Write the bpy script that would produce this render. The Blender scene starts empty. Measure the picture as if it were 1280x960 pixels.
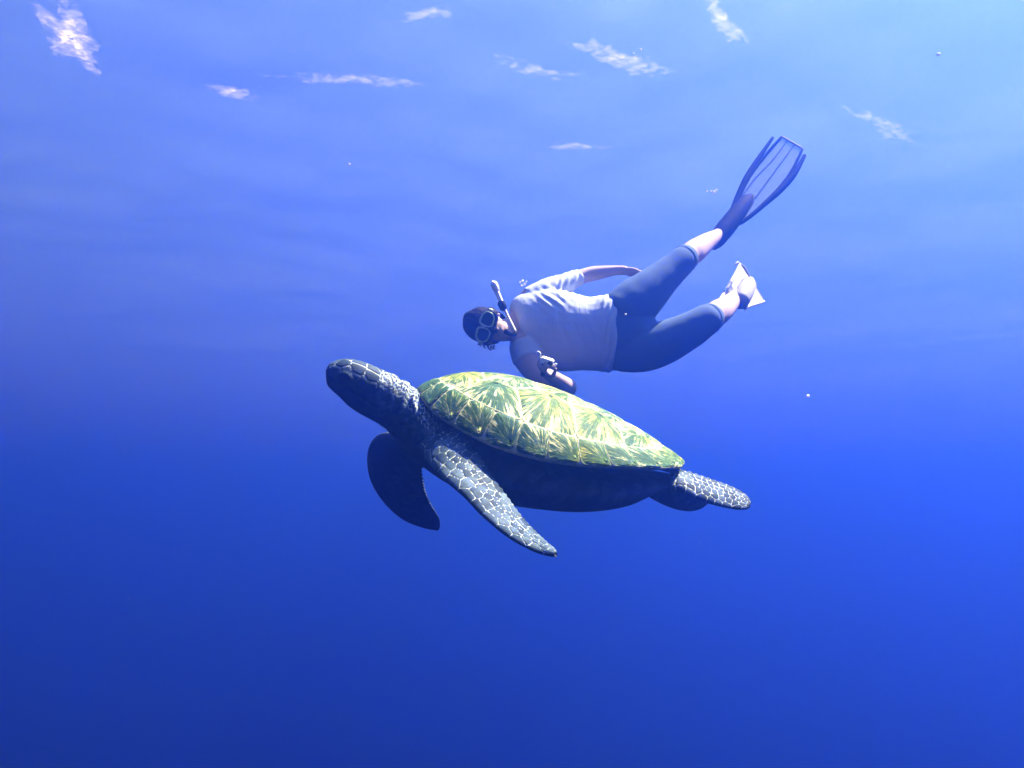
import bpy, bmesh, math, random
import numpy as np
from mathutils import Vector, Matrix, noise as mnoise

random.seed(7)
rng = np.random.default_rng(11)
sc = bpy.context.scene
C = sc.collection

# ------------------------------------------------------------------ camera
FPX = 1108.0                      # focal length in photograph pixels (1280 wide)
SURF = 6.2                        # water surface above the camera, metres
cam_d = bpy.data.cameras.new('camera')
cam = bpy.data.objects.new('camera', cam_d)
C.objects.link(cam)
cam_d.sensor_width = 36.0
cam_d.lens = 36.0 * FPX / 1280.0
cam_d.clip_start = 0.02
cam_d.clip_end = 2000
cam.location = (0, 0, 0)
TILT = math.radians(9.0)           # the camera looks slightly up
cam.rotation_euler = (math.radians(90) + TILT, 0, 0)
RC = Matrix.Rotation(TILT, 4, 'X')  # level frame -> camera frame
sc.camera = cam

# ------------------------------------------------------------------ sky, sun, exposure
SUN = (RC @ Vector((0.46, 0.34, 0.81))).normalized()       # towards the sun
world = bpy.data.worlds.new('World')
sc.world = world
world.use_nodes = True
nt = world.node_tree
bg = nt.nodes['Background']
sky = nt.nodes.new('ShaderNodeTexSky')
sky.sky_type = 'NISHITA'
sky.sun_disc = False
sky.sun_elevation = math.asin(SUN.z)
sky.sun_rotation = math.atan2(SUN.x, SUN.y)
nt.links.new(sky.outputs[0], bg.inputs[0])
bg.inputs[1].default_value = 0.05

sun_d = bpy.data.lights.new('sun', 'SUN')
sun_d.energy = 5.0
sun_d.angle = math.radians(0.6)
sun_d.color = (1.0, 0.95, 0.86)
sun = bpy.data.objects.new('sun', sun_d)
C.objects.link(sun)
sun.location = SUN * 40
sun.rotation_euler = (-SUN).to_track_quat('-Z', 'Y').to_euler()

vs = sc.view_settings
vs.view_transform = 'Standard'
vs.look = 'None'
vs.exposure = 3.3
vs.gamma = 1.0
# sea water: even, strongly forward scattering, red and green mostly absorbed
WATER_COL = (0.034, 0.128, 0.70)
WATER_DENS = 0.10
WATER_ABS = (0.21, 0.147, 0.0)      # red and green reach further than blue
WATER_G = 0.89

cy = sc.cycles
cy.max_bounces = 8
cy.volume_bounces = 3
cy.diffuse_bounces = 3
cy.glossy_bounces = 3
cy.transmission_bounces = 6
cy.transparent_max_bounces = 12
cy.use_denoising = True
try:
    cy.denoiser = 'OPENIMAGEDENOISE'
except Exception:
    pass
cy.sample_clamp_indirect = 4.0

# ------------------------------------------------------------------ helpers
def at(px, py, Y):
    """photograph pixel + distance in metres -> point in the scene"""
    return Vector(((px - 640.0) / FPX * Y, Y, (480.0 - py) / FPX * Y))

def tag(o, label=None, cat=None, group=None, kind=None):
    for k, v in (('label', label), ('category', cat), ('group', group), ('kind', kind)):
        if v:
            o[k] = v
    return o

def mesh_obj(name, verts, faces, mat, parent=None, attrs=None, smooth=True, inv=None):
    me = bpy.data.meshes.new(name)
    V = [tuple(v) for v in verts]
    if inv is not None:
        V = [tuple(inv @ Vector(v)) for v in V]
    me.from_pydata(V, [], faces)
    if attrs:
        for k, a in attrs.items():
            a = np.asarray(a, dtype=np.float32)
            if a.ndim == 1:
                at_ = me.attributes.new(k, 'FLOAT', 'POINT')
                at_.data.foreach_set('value', a)
            else:
                at_ = me.attributes.new(k, 'FLOAT_VECTOR', 'POINT')
                at_.data.foreach_set('vector', a.ravel())
    if smooth:
        me.polygons.foreach_set('use_smooth', [True] * len(me.polygons))
    me.update()
    o = bpy.data.objects.new(name, me)
    C.objects.link(o)
    if mat:
        me.materials.append(mat)
    if parent:
        o.parent = parent
    return o

def empty(name, loc=(0, 0, 0), rot=None):
    o = bpy.data.objects.new(name, None)
    C.objects.link(o)
    if rot is not None:
        o.matrix_world = Matrix.Translation(loc) @ rot.to_4x4()
    else:
        o.location = loc
    o.empty_display_size = 0.1
    return o

def grid_faces(n, m, wrap=True):
    F = []
    mm = m if wrap else m - 1
    for i in range(n - 1):
        for j in range(mm):
            a = i * m + j
            b = i * m + (j + 1) % m
            F.append((a, b, b + m, a + m))
    return F

def resample(P, n, smooth=True):
    """Catmull-Rom through the rows of P, resampled to n rows"""
    P = np.asarray(P, float)
    d = np.r_[0, np.cumsum(np.linalg.norm(np.diff(P[:, :3], axis=0), axis=1))]
    d /= d[-1]
    t = np.linspace(0, 1, n)
    if not smooth:
        return np.stack([np.interp(t, d, P[:, k]) for k in range(P.shape[1])], 1)
    m = np.zeros_like(P)
    m[1:-1] = (P[2:] - P[:-2]) / (d[2:] - d[:-2])[:, None]
    m[0] = (P[1] - P[0]) / (d[1] - d[0])
    m[-1] = (P[-1] - P[-2]) / (d[-1] - d[-2])
    k = np.clip(np.searchsorted(d, t, side='right') - 1, 0, len(d) - 2)
    h = (d[k + 1] - d[k])[:, None]
    x = ((t - d[k]) / (d[k + 1] - d[k]))[:, None]
    return ((2 * x**3 - 3 * x**2 + 1) * P[k] + (x**3 - 2 * x**2 + x) * h * m[k]
            + (-2 * x**3 + 3 * x**2) * P[k + 1] + (x**3 - x**2) * h * m[k + 1])

def normals_of(V, F):
    N = np.zeros_like(V)
    F = np.asarray(F)
    n = np.cross(V[F[:, 2]] - V[F[:, 0]], V[F[:, 3]] - V[F[:, 1]])
    for k in range(4):
        np.add.at(N, F[:, k], n)
    return N / (np.linalg.norm(N, axis=1, keepdims=True) + 1e-12)

def darts(P, R):
    """greedy Poisson-like pick of points of P, R = spacing at each point"""
    order = rng.permutation(len(P))
    alive = np.ones(len(P), bool)
    out = []
    for i in order:
        if alive[i]:
            out.append(i)
            alive[((P - P[i]) ** 2).sum(1) < (0.85 * R[i]) ** 2] = False
    return np.array(out)

def f12(P, S):
    """distance to the nearest two seeds, and index of the nearest"""
    A = np.empty(len(P)); B = np.empty(len(P)); I = np.empty(len(P), int)
    for a in range(0, len(P), 4000):
        D = np.sqrt(((P[a:a + 4000, None, :] - S[None]) ** 2).sum(2))
        k = np.argpartition(D, 1, axis=1)[:, :2]
        d = np.take_along_axis(D, k, 1)
        o = np.argsort(d, 1)
        k = np.take_along_axis(k, o, 1); d = np.take_along_axis(d, o, 1)
        A[a:a + 4000], B[a:a + 4000], I[a:a + 4000] = d[:, 0], d[:, 1], k[:, 0]
    return A, B, I

def fnoise(P, scale, oct_=3, seed=0.0):
    return np.array([mnoise.fractal(Vector((p[0] * scale + seed, p[1] * scale - seed, p[2] * scale + 2 * seed)), 1.0, 2.0, oct_) for p in P])

# ------------------------------------------------------------------ materials
def mat_new(name):
    m = bpy.data.materials.new(name)
    m.use_nodes = True
    t = m.node_tree
    t.nodes['Principled BSDF'].inputs['IOR'].default_value = 1.12      # relative to sea water
    return m, t, t.nodes['Principled BSDF'], t.nodes['Material Output']

def nd(t, kind, **kw):
    n = t.nodes.new(kind)
    for k, v in kw.items():
        setattr(n, k, v)
    return n

def ramp(t, stops, fac=None, interp='LINEAR'):
    r = t.nodes.new('ShaderNodeValToRGB')
    r.color_ramp.interpolation = interp
    e = r.color_ramp.elements
    while len(e) < len(stops):
        e.new(0.5)
    for x, (p, c) in zip(e, stops):
        x.position = p
        x.color = (*c, 1) if len(c) == 3 else c
    if fac is not None:
        t.links.new(fac, r.inputs[0])
    return r

def math_n(t, op, a, b=None, clamp=False):
    n = t.nodes.new('ShaderNodeMath')
    n.operation = op
    n.use_clamp = clamp
    for i, v in enumerate((a, b)):
        if v is None:
            continue
        if isinstance(v, (int, float)):
            n.inputs[i].default_value = v
        else:
            t.links.new(v, n.inputs[i])
    return n.outputs[0]

def mix_c(t, fac, a, b, mode='MIX'):
    n = t.nodes.new('ShaderNodeMix')
    n.data_type = 'RGBA'
    n.blend_type = mode
    for s, v in ((n.inputs[0], fac), (n.inputs[6], a), (n.inputs[7], b)):
        if isinstance(v, (int, float)):
            s.default_value = v
        elif isinstance(v, tuple):
            s.default_value = (*v, 1)
        else:
            t.links.new(v, s)
    return n.outputs[2]

def plain(name, col, rough=0.6, spec=0.2, var=0.25, scale=18.0, bump=0.0, bscale=60.0, metal=0.0):
    m, t, b, o = mat_new(name)
    tc = nd(t, 'ShaderNodeTexCoord')
    n = nd(t, 'ShaderNodeTexNoise')
    n.inputs['Scale'].default_value = scale
    n.inputs['Detail'].default_value = 5
    t.links.new(tc.outputs['Object'], n.inputs['Vector'])
    lo = tuple(c * (1 - var) for c in col)
    hi = tuple(min(1, c * (1 + var)) for c in col)
    r = ramp(t, [(0.3, lo), (0.7, hi)], n.outputs[0])
    t.links.new(r.outputs[0], b.inputs['Base Color'])
    b.inputs['Roughness'].default_value = rough
    b.inputs['Specular IOR Level'].default_value = spec
    b.inputs['Metallic'].default_value = metal
    if bump:
        n2 = nd(t, 'ShaderNodeTexNoise')
        n2.inputs['Scale'].default_value = bscale
        n2.inputs['Detail'].default_value = 4
        t.links.new(tc.outputs['Object'], n2.inputs['Vector'])
        bp = nd(t, 'ShaderNodeBump')
        bp.inputs['Strength'].default_value = bump
        bp.inputs['Distance'].default_value = 0.01
        t.links.new(n2.outputs[0], bp.inputs['Height'])
        t.links.new(bp.outputs[0], b.inputs['Normal'])
    return m

def scute_material(name, bias):
    m, t, b, o = mat_new(name)
    ray = nd(t, 'ShaderNodeAttribute', attribute_name='ray')      # (cos, sin, r) about the areola
    tc = nd(t, 'ShaderNodeTexCoord')
    oi = nd(t, 'ShaderNodeObjectInfo')
    sep = nd(t, 'ShaderNodeSeparateXYZ')
    t.links.new(ray.outputs['Vector'], sep.inputs[0])
    r = sep.outputs[2]
    # wobble so that the rays are not ruler-straight
    wob = nd(t, 'ShaderNodeTexNoise')
    wob.inputs['Scale'].default_value = 14
    wob.inputs['Detail'].default_value = 4
    t.links.new(tc.outputs['Object'], wob.inputs['Vector'])
    wv = nd(t, 'ShaderNodeVectorMath', operation='SUBTRACT')
    t.links.new(wob.outputs['Color'], wv.inputs[0]); wv.inputs[1].default_value = (0.5, 0.5, 0.5)
    ws = nd(t, 'ShaderNodeVectorMath', operation='SCALE')
    t.links.new(wv.outputs[0], ws.inputs[0]); ws.inputs['Scale'].default_value = 0.13
    va = nd(t, 'ShaderNodeVectorMath', operation='ADD')
    t.links.new(ray.outputs['Vector'], va.inputs[0]); t.links.new(ws.outputs[0], va.inputs[1])
    def streak(k, kr, seed, det):
        mul = nd(t, 'ShaderNodeVectorMath', operation='MULTIPLY')
        t.links.new(va.outputs[0], mul.inputs[0]); mul.inputs[1].default_value = (k, k, kr)
        add = nd(t, 'ShaderNodeVectorMath', operation='ADD')
        cmb = nd(t, 'ShaderNodeCombineXYZ')
        t.links.new(math_n(t, 'MULTIPLY', oi.outputs['Random'], 37.0), cmb.inputs[2])
        cmb.inputs[0].default_value = seed
        t.links.new(mul.outputs[0], add.inputs[0]); t.links.new(cmb.outputs[0], add.inputs[1])
        n = nd(t, 'ShaderNodeTexNoise')
        n.inputs['Scale'].default_value = 1.0
        n.inputs['Detail'].default_value = det
        n.inputs['Roughness'].default_value = 0.6
        t.links.new(add.outputs[0], n.inputs['Vector'])
        return n.outputs[0]
    s1 = streak(7.5, 1.8, 3.1, 4.0)
    s2 = streak(24.0, 3.0, 9.7, 3.0)
    mixs = math_n(t, 'ADD', math_n(t, 'MULTIPLY', s1, 0.55), math_n(t, 'MULTIPLY', s2, 0.45))
    # rays fade in the areola and are strongest towards the growing edge
    edge = math_n(t, 'MULTIPLY', math_n(t, 'SUBTRACT', r, 0.55), 0.10)
    core = ramp(t, [(0.08, (1, 1, 1)), (0.36, (0, 0, 0))], r).outputs[0]     # plain areola
    an = nd(t, 'ShaderNodeTexNoise'); an.inputs['Scale'].default_value = 30; an.inputs['Detail'].default_value = 4
    t.links.new(tc.outputs['Object'], an.inputs['Vector'])
    raw = math_n(t, 'ADD', math_n(t, 'MULTIPLY', math_n(t, 'SUBTRACT', mixs, 0.5), 1.35), math_n(t, 'ADD', edge, 0.470 + bias))
    fac = math_n(t, 'ADD', math_n(t, 'MULTIPLY', raw, math_n(t, 'SUBTRACT', 1.0, core)), math_n(t, 'MULTIPLY', an.outputs[0], core))
    gn = nd(t, 'ShaderNodeTexNoise'); gn.inputs['Scale'].default_value = 9; gn.inputs['Detail'].default_value = 6
    t.links.new(tc.outputs['Object'], gn.inputs['Vector'])
    facs = math_n(t, 'ADD', fac, math_n(t, 'MULTIPLY', math_n(t, 'SUBTRACT', gn.outputs[0], 0.5), 0.22))
    cold = ramp(t, [(0.36, (0.020, 0.060, 0.022)), (0.46, (0.040, 0.095, 0.038)), (0.515, (0.12, 0.17, 0.10)), (0.55, (0.38, 0.38, 0.17)), (0.66, (0.62, 0.59, 0.31))], facs)
    warm = ramp(t, [(0.36, (0.030, 0.070, 0.012)), (0.46, (0.060, 0.110, 0.018)), (0.515, (0.15, 0.175, 0.035)), (0.55, (0.38, 0.35, 0.06)), (0.66, (0.62, 0.55, 0.18))], facs)
    wn = nd(t, 'ShaderNodeTexNoise'); wn.inputs['Scale'].default_value = 5.0; wn.inputs['Detail'].default_value = 3
    t.links.new(tc.outputs['Object'], wn.inputs['Vector'])
    col = mix_c(t, ramp(t, [(0.40, (0, 0, 0)), (0.62, (1, 1, 1))], wn.outputs[0]).outputs[0], cold.outputs[0], warm.outputs[0])
    # pale growth line along the seam of every scute
    rim = ramp(t, [(0.955, (0, 0, 0)), (0.985, (1, 1, 1))], r)
    col = mix_c(t, math_n(t, 'MULTIPLY', rim.outputs[0], 0.75 if bias == 0 else 0.5), col, (0.56, 0.55, 0.36))
    # fine film of algae and scratches
    fn = nd(t, 'ShaderNodeTexNoise'); fn.inputs['Scale'].default_value = 75; fn.inputs['Detail'].default_value = 6
    t.links.new(tc.outputs['Object'], fn.inputs['Vector'])
    alg = ramp(t, [(0.42, (0.72, 0.76, 0.68)), (0.62, (1.06, 1.06, 1.04))], fn.outputs[0])
    col = mix_c(t, 1.0, col, alg.outputs[0], 'MULTIPLY')
    t.links.new(col, b.inputs['Base Color'])
    b.inputs['Roughness'].default_value = 0.55
    b.inputs['IOR'].default_value = 1.16
    b.inputs['Specular IOR Level'].default_value = 0.25
    bp = nd(t, 'ShaderNodeBump'); bp.inputs['Strength'].default_value = 0.35; bp.inputs['Distance'].default_value = 0.004
    t.links.new(math_n(t, 'ADD', math_n(t, 'MULTIPLY', s2, math_n(t, 'SUBTRACT', 1.0, core)), math_n(t, 'MULTIPLY', fn.outputs[0], 0.7)), bp.inputs['Height'])
    t.links.new(bp.outputs[0], b.inputs['Normal'])
    return m

def skin_material():
    """scaled reptile skin: dark scales, pale seams, underside darkened to stand for shade"""
    m, t, b, o = mat_new('turtle_skin')
    seam = nd(t, 'ShaderNodeAttribute', attribute_name='seam')     # 0 on a seam, 1 inside a scale
    cell = nd(t, 'ShaderNodeAttribute', attribute_name='cell')     # random per scale
    belly = nd(t, 'ShaderNodeAttribute', attribute_name='belly')   # 1 where shade is painted on the underside
    tc = nd(t, 'ShaderNodeTexCoord')
    n = nd(t, 'ShaderNodeTexNoise'); n.inputs['Scale'].default_value = 45; n.inputs['Detail'].default_value = 6
    t.links.new(tc.outputs['Object'], n.inputs['Vector'])
    dark = ramp(t, [(0.0, (0.012, 0.025, 0.038)), (0.6, (0.032, 0.054, 0.074)), (1.0, (0.062, 0.092, 0.112))], cell.outputs['Fac'])
    dk = mix_c(t, 1.0, dark.outputs[0], ramp(t, [(0.3, (0.55, 0.55, 0.55)), (0.7, (1.3, 1.3, 1.25))], n.outputs[0]).outputs[0], 'MULTIPLY')
    sn = math_n(t, 'ADD', seam.outputs['Fac'], math_n(t, 'MULTIPLY', math_n(t, 'SUBTRACT', n.outputs[0], 0.5), 0.35))
    sm = ramp(t, [(0.20, (1, 1, 1)), (0.52, (0, 0, 0))], sn)
    col = mix_c(t, sm.outputs[0], dk, (0.36, 0.40, 0.36))
    col = mix_c(t, math_n(t, 'MULTIPLY', belly.outputs['Fac'], 0.75), col, (0.038, 0.042, 0.038))  # dark underside tone is painted shade
    t.links.new(col, b.inputs['Base Color'])
    b.inputs['Roughness'].default_value = 0.6
    b.inputs['IOR'].default_value = 1.18
    b.inputs['Specular IOR Level'].default_value = 0.2
    bp = nd(t, 'ShaderNodeBump'); bp.inputs['Strength'].default_value = 0.25; bp.inputs['Distance'].default_value = 0.003
    t.links.new(n.outputs[0], bp.inputs['Height'])
    t.links.new(bp.outputs[0], b.inputs['Normal'])
    return m

def cloth_material(name, col, fold=0.6, fscale=22.0):
    m, t, b, o = mat_new(name)
    tc = nd(t, 'ShaderNodeTexCoord')
    mp = nd(t, 'ShaderNodeMapping'); mp.inputs['Scale'].default_value = (1.0, 0.6, 0.35)
    t.links.new(tc.outputs['Object'], mp.inputs[0])
    n = nd(t, 'ShaderNodeTexNoise'); n.inputs['Scale'].default_value = fscale; n.inputs['Detail'].default_value = 4
    n.inputs['Distortion'].default_value = 0.6
    t.links.new(mp.outputs[0], n.inputs['Vector'])
    w = nd(t, 'ShaderNodeTexNoise'); w.inputs['Scale'].default_value = 400; w.inputs['Detail'].default_value = 2
    t.links.new(tc.outputs['Object'], w.inputs['Vector'])
    r = ramp(t, [(0.3, tuple(c * 0.88 for c in col)), (0.7, col)], w.outputs[0])
    t.links.new(r.outputs[0], b.inputs['Base Color'])
    b.inputs['Roughness'].default_value = 0.8
    b.inputs['Specular IOR Level'].default_value = 0.15
    bp = nd(t, 'ShaderNodeBump'); bp.inputs['Strength'].default_value = fold; bp.inputs['Distance'].default_value = 0.02
    t.links.new(n.outputs[0], bp.inputs['Height'])
    t.links.new(bp.outputs[0], b.inputs['Normal'])
    return m

def clear_material(name, tint, rough=0.1, alpha=0.4, col=(0.5, 0.6, 0.7)):
    """thin clear plastic or glass: part transparent, part surface"""
    m, t, b, o = mat_new(name)
    n = nd(t, 'ShaderNodeTexNoise'); n.inputs['Scale'].default_value = 30
    b.inputs['Base Color'].default_value = (*col, 1)
    b.inputs['Roughness'].default_value = rough
    tr = nd(t, 'ShaderNodeBsdfTransparent'); tr.inputs[0].default_value = (*tint, 1)
    mx = nd(t, 'ShaderNodeMixShader')
    f = ramp(t, [(0.3, (alpha * 0.85,) * 3), (0.7, (min(1, alpha * 1.15),) * 3)], n.outputs[0])
    t.links.new(f.outputs[0], mx.inputs[0])
    t.links.new(tr.outputs[0], mx.inputs[1]); t.links.new(b.outputs[0], mx.inputs[2])
    t.links.new(mx.outputs[0], o.inputs['Surface'])
    return m

M_SCUTE = scute_material('shell_scute', 0.0)
M_MARG = scute_material('rim_scute', -0.055)
M_SKIN = skin_material()
M_BONE = plain('shell_seam', (0.30, 0.31, 0.18), 0.6, 0.15, 0.3, 60)
M_EYE = plain('turtle_eye', (0.008, 0.008, 0.008), 0.08, 0.5, 0.1)
M_HSKIN = plain('human_skin', (0.32, 0.25, 0.235), 0.55, 0.25, 0.12, 10, 0.1, 120)
M_SHIRT = cloth_material('white_shirt', (0.37, 0.41, 0.50), 0.45, 16)
M_LEGG = cloth_material('dark_leggings', (0.065, 0.10, 0.17), 0.12, 10)
M_HAIR = plain('dark_hair', (0.010, 0.009, 0.010), 0.5, 0.3, 0.4, 40, 0.8, 90)
M_RUBBER = plain('black_rubber', (0.012, 0.014, 0.018), 0.7, 0.1, 0.3, 25)
M_FRAME = plain('mask_frame', (0.42, 0.50, 0.28), 0.35, 0.4, 0.15)
M_TUBE = plain('snorkel_plastic', (0.62, 0.62, 0.62), 0.4, 0.3, 0.08)
M_WFIN = plain('white_fin_plastic', (0.27, 0.27, 0.28), 0.5, 0.25, 0.15)
M_LENS = clear_material('mask_lens', (0.75, 0.85, 0.9), 0.05, 0.3, (0.05, 0.07, 0.09))
M_RIB = clear_material('fin_rib', (0.85, 0.88, 0.92), 0.5, 0.5, (0.05, 0.07, 0.11))
M_BLADE = clear_material('fin_blade', (0.95, 0.97, 0.98), 0.5, 0.30, (0.13, 0.17, 0.22))

# ------------------------------------------------------------------ the sea
def build_sea():
    m, t, b, o = mat_new('sea_water')
    t.nodes.remove(b)
    pv = nd(t, 'ShaderNodeVolumePrincipled')
    pv.inputs['Color'].default_value = (*WATER_COL, 1)
    pv.inputs['Absorption Color'].default_value = (*WATER_ABS, 1)
    pv.inputs['Density'].default_value = WATER_DENS
    pv.inputs['Anisotropy'].default_value = WATER_G
    t.links.new(pv.outputs[0], o.inputs['Volume'])
    x, z0, z1 = 150.0, -92.0, SURF - 0.45
    V = [(-x, -x, z0), (x, -x, z0), (x, x, z0), (-x, x, z0), (-x, -x, z1), (x, -x, z1), (x, x, z1), (-x, x, z1)]
    F = [(0, 3, 2, 1), (4, 5, 6, 7), (0, 1, 5, 4), (1, 2, 6, 5), (2, 3, 7, 6), (3, 0, 4, 7)]
    hz = mesh_obj('haze', V, F, m, smooth=False)
    tag(hz, 'deep blue sea water filling the whole view', 'water', kind='stuff')

    # sandy bottom far below, out of sight
    sand = plain('sea_sand', (0.30, 0.27, 0.20), 0.9, 0.1, 0.3, 0.3)
    n = 40
    xs = np.linspace(-149, 149, n)
    P = np.array([(a, c, -90 + 0.8 * mnoise.noise(Vector((a * .05, c * .05, 0)))) for a in xs for c in xs])
    tag(mesh_obj('seabed', P, grid_faces(n, n, False), sand), 'sandy bottom far below', 'seabed', kind='structure')

    # the rippled underside of the surface
    m, t, b, o = mat_new('water_surface')
    t.nodes.remove(b)
    tc = nd(t, 'ShaderNodeTexCoord')
    mp = nd(t, 'ShaderNodeMapping'); mp.inputs['Scale'].default_value = (0.55, 0.9, 1.0)
    mp.inputs['Rotation'].default_value = (0, 0, 0.35)
    t.links.new(tc.outputs['Object'], mp.inputs[0])
    n1 = nd(t, 'ShaderNodeTexNoise'); n1.inputs['Scale'].default_value = 0.9; n1.inputs['Detail'].default_value = 7
    n1.inputs['Roughness'].default_value = 0.62; n1.inputs['Distortion'].default_value = 0.5
    t.links.new(mp.outputs[0], n1.inputs['Vector'])
    tr = nd(t, 'ShaderNodeBsdfTransparent')
    gl = nd(t, 'ShaderNodeBsdfGlossy'); gl.inputs['Roughness'].default_value = 0.12; gl.inputs['Color'].default_value = (0.9, 0.95, 1, 1)
    bp = nd(t, 'ShaderNodeBump'); bp.inputs['Strength'].default_value = 0.35; bp.inputs['Distance'].default_value = 0.1
    t.links.new(n1.outputs[0], bp.inputs['Height']); t.links.new(bp.outputs[0], gl.inputs['Normal'])
    mx = nd(t, 'ShaderNodeMixShader')
    f = ramp(t, [(0.40, (0.03,) * 3), (0.52, (0.0,) * 3), (0.72, (-0.18,) * 3)], n1.outputs[0])
    lw = nd(t, 'ShaderNodeLayerWeight'); lw.inputs[0].default_value = 0.5
    g = ramp(t, [(0.25, (0.03,) * 3), (0.44, (0.55,) * 3), (0.85, (0.80,) * 3)], lw.outputs['Facing'])     # total reflection outside the bright overhead window
    t.links.new(math_n(t, 'ADD', g.outputs[0], f.outputs[0], True), mx.inputs[0]); t.links.new(tr.outputs[0], mx.inputs[1]); t.links.new(gl.outputs[0], mx.inputs[2])
    t.links.new(mx.outputs[0], o.inputs['Surface'])
    nx, ny = 260, 260
    xs = 120 * np.sign(np.linspace(-1, 1, nx)) * np.abs(np.linspace(-1, 1, nx)) ** 2.2
    ys = 120 * np.sign(np.linspace(-1, 1, ny)) * np.abs(np.linspace(-1, 1, ny)) ** 2.2 + 8
    X, Y = np.meshgrid(xs, ys, indexing='ij')
    Z = surf_z(X, Y)
    V = np.stack([X.ravel(), Y.ravel(), Z.ravel()], 1)
    tag(mesh_obj('water_surface', V, grid_faces(nx, ny, False), m), 'rippled underside of the sea surface', 'water', kind='structure')

def surf_z(X, Y):
    Z = SURF + 0.0 * X
    for a, kx, ky, p in WAVES:
        Z = Z + a * np.sin(kx * X + ky * Y + p)
    return Z
_r = random.Random(5)
WAVES = []
for i in range(14):
    wl = 0.9 * 1.28 ** i
    di = 0.9 + _r.gauss(0, 0.75)
    WAVES.append((0.0085 * wl ** 0.75, 6.283 / wl * math.cos(di), 6.283 / wl * math.sin(di), _r.uniform(0, 6.28)))

build_sea()

def glint_material():  # pale translucent sheets that stand for sun glints on the surface
    m, t, b, o = mat_new('sun_glint')
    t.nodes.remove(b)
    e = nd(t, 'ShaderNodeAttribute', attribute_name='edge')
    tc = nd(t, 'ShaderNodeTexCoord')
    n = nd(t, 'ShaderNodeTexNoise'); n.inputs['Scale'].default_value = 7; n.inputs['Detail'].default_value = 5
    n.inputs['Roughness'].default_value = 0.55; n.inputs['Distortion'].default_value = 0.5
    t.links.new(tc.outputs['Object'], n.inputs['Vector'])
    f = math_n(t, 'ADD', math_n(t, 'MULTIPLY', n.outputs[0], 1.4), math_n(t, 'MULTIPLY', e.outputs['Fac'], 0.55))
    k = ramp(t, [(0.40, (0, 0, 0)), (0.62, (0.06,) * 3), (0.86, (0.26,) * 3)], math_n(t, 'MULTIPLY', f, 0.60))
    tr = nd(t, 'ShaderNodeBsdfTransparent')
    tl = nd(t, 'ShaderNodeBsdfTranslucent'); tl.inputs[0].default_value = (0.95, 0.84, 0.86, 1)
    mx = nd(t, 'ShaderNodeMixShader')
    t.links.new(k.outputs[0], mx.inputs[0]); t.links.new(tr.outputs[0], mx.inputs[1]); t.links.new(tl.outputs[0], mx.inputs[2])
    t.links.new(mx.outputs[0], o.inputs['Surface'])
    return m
M_GLINT = glint_material()

def glint(px, py, wpx, hpx, slant, label, power=0.55):
    """an added pale sheet standing for a sun glint on the surface; wpx, hpx its extent in the photograph"""
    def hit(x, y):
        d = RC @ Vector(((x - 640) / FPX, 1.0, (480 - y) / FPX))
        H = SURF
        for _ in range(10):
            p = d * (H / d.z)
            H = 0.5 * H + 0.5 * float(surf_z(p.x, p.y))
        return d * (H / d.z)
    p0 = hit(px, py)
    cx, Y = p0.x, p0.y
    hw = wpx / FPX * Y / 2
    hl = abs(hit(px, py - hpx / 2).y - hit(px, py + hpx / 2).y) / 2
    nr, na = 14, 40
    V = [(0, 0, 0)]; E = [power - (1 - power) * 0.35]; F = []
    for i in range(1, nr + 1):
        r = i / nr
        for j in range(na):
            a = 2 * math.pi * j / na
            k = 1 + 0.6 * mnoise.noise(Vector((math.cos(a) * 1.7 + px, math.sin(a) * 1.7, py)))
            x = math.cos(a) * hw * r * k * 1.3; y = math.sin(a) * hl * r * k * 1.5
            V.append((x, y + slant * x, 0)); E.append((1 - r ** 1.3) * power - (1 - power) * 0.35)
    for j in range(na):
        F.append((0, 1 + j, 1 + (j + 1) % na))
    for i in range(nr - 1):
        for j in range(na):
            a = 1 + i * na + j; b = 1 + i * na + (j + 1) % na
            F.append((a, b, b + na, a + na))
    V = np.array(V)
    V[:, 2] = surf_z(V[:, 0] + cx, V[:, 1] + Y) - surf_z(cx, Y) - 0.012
    o = mesh_obj('glint_patch', V, F, M_GLINT, attrs={'edge': np.array(E)})
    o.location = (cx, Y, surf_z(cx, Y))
    tag(o, label, 'glint', 'sun glint patches added on the water surface')

glint(88, 45, 62, 52, -0.9, 'brightest broad white glint patch alone on the water surface', 1.0)
glint(291, 114, 40, 14, 0.2, 'small round white glint spot alone on the water surface', 0.8)
glint(540, 15, 60, 14, -0.3, 'short white glint wisp high on the water surface')
glint(672, 87, 80, 12, 0.35, 'long thin glint streak lying end to end with a brighter wisp')
glint(775, 72, 120, 16, 0.5, 'bright glint wisp continuing a long thin streak', 0.7)
glint(903, 24, 60, 22, 1.3, 'bright slanting glint wisp above the raised fin', 0.8)
glint(718, 181, 64, 8, 0.0, 'faint flat glint wisp between the streak and the snorkel')
glint(1105, 155, 100, 13, 0.8, 'faint wide glint wisp beside the tip of the raised fin')
glint(440, 98, 150, 12, 0.1, 'faint broken row of glint flecks on the water surface')

# ------------------------------------------------------------------ the turtle
T_LOC = at(694, 531, 3.1)
YAW, PITCH, ROLL = math.radians(15), math.radians(15.5), math.radians(7)
fwd = Vector((-math.cos(YAW) * math.cos(PITCH), -math.sin(YAW) * math.cos(PITCH), math.sin(PITCH)))
left = Vector((0, 0, 1)).cross(fwd).normalized()
upv = fwd.cross(left).normalized()
rr = Matrix.Rotation(ROLL, 3, fwd)
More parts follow.
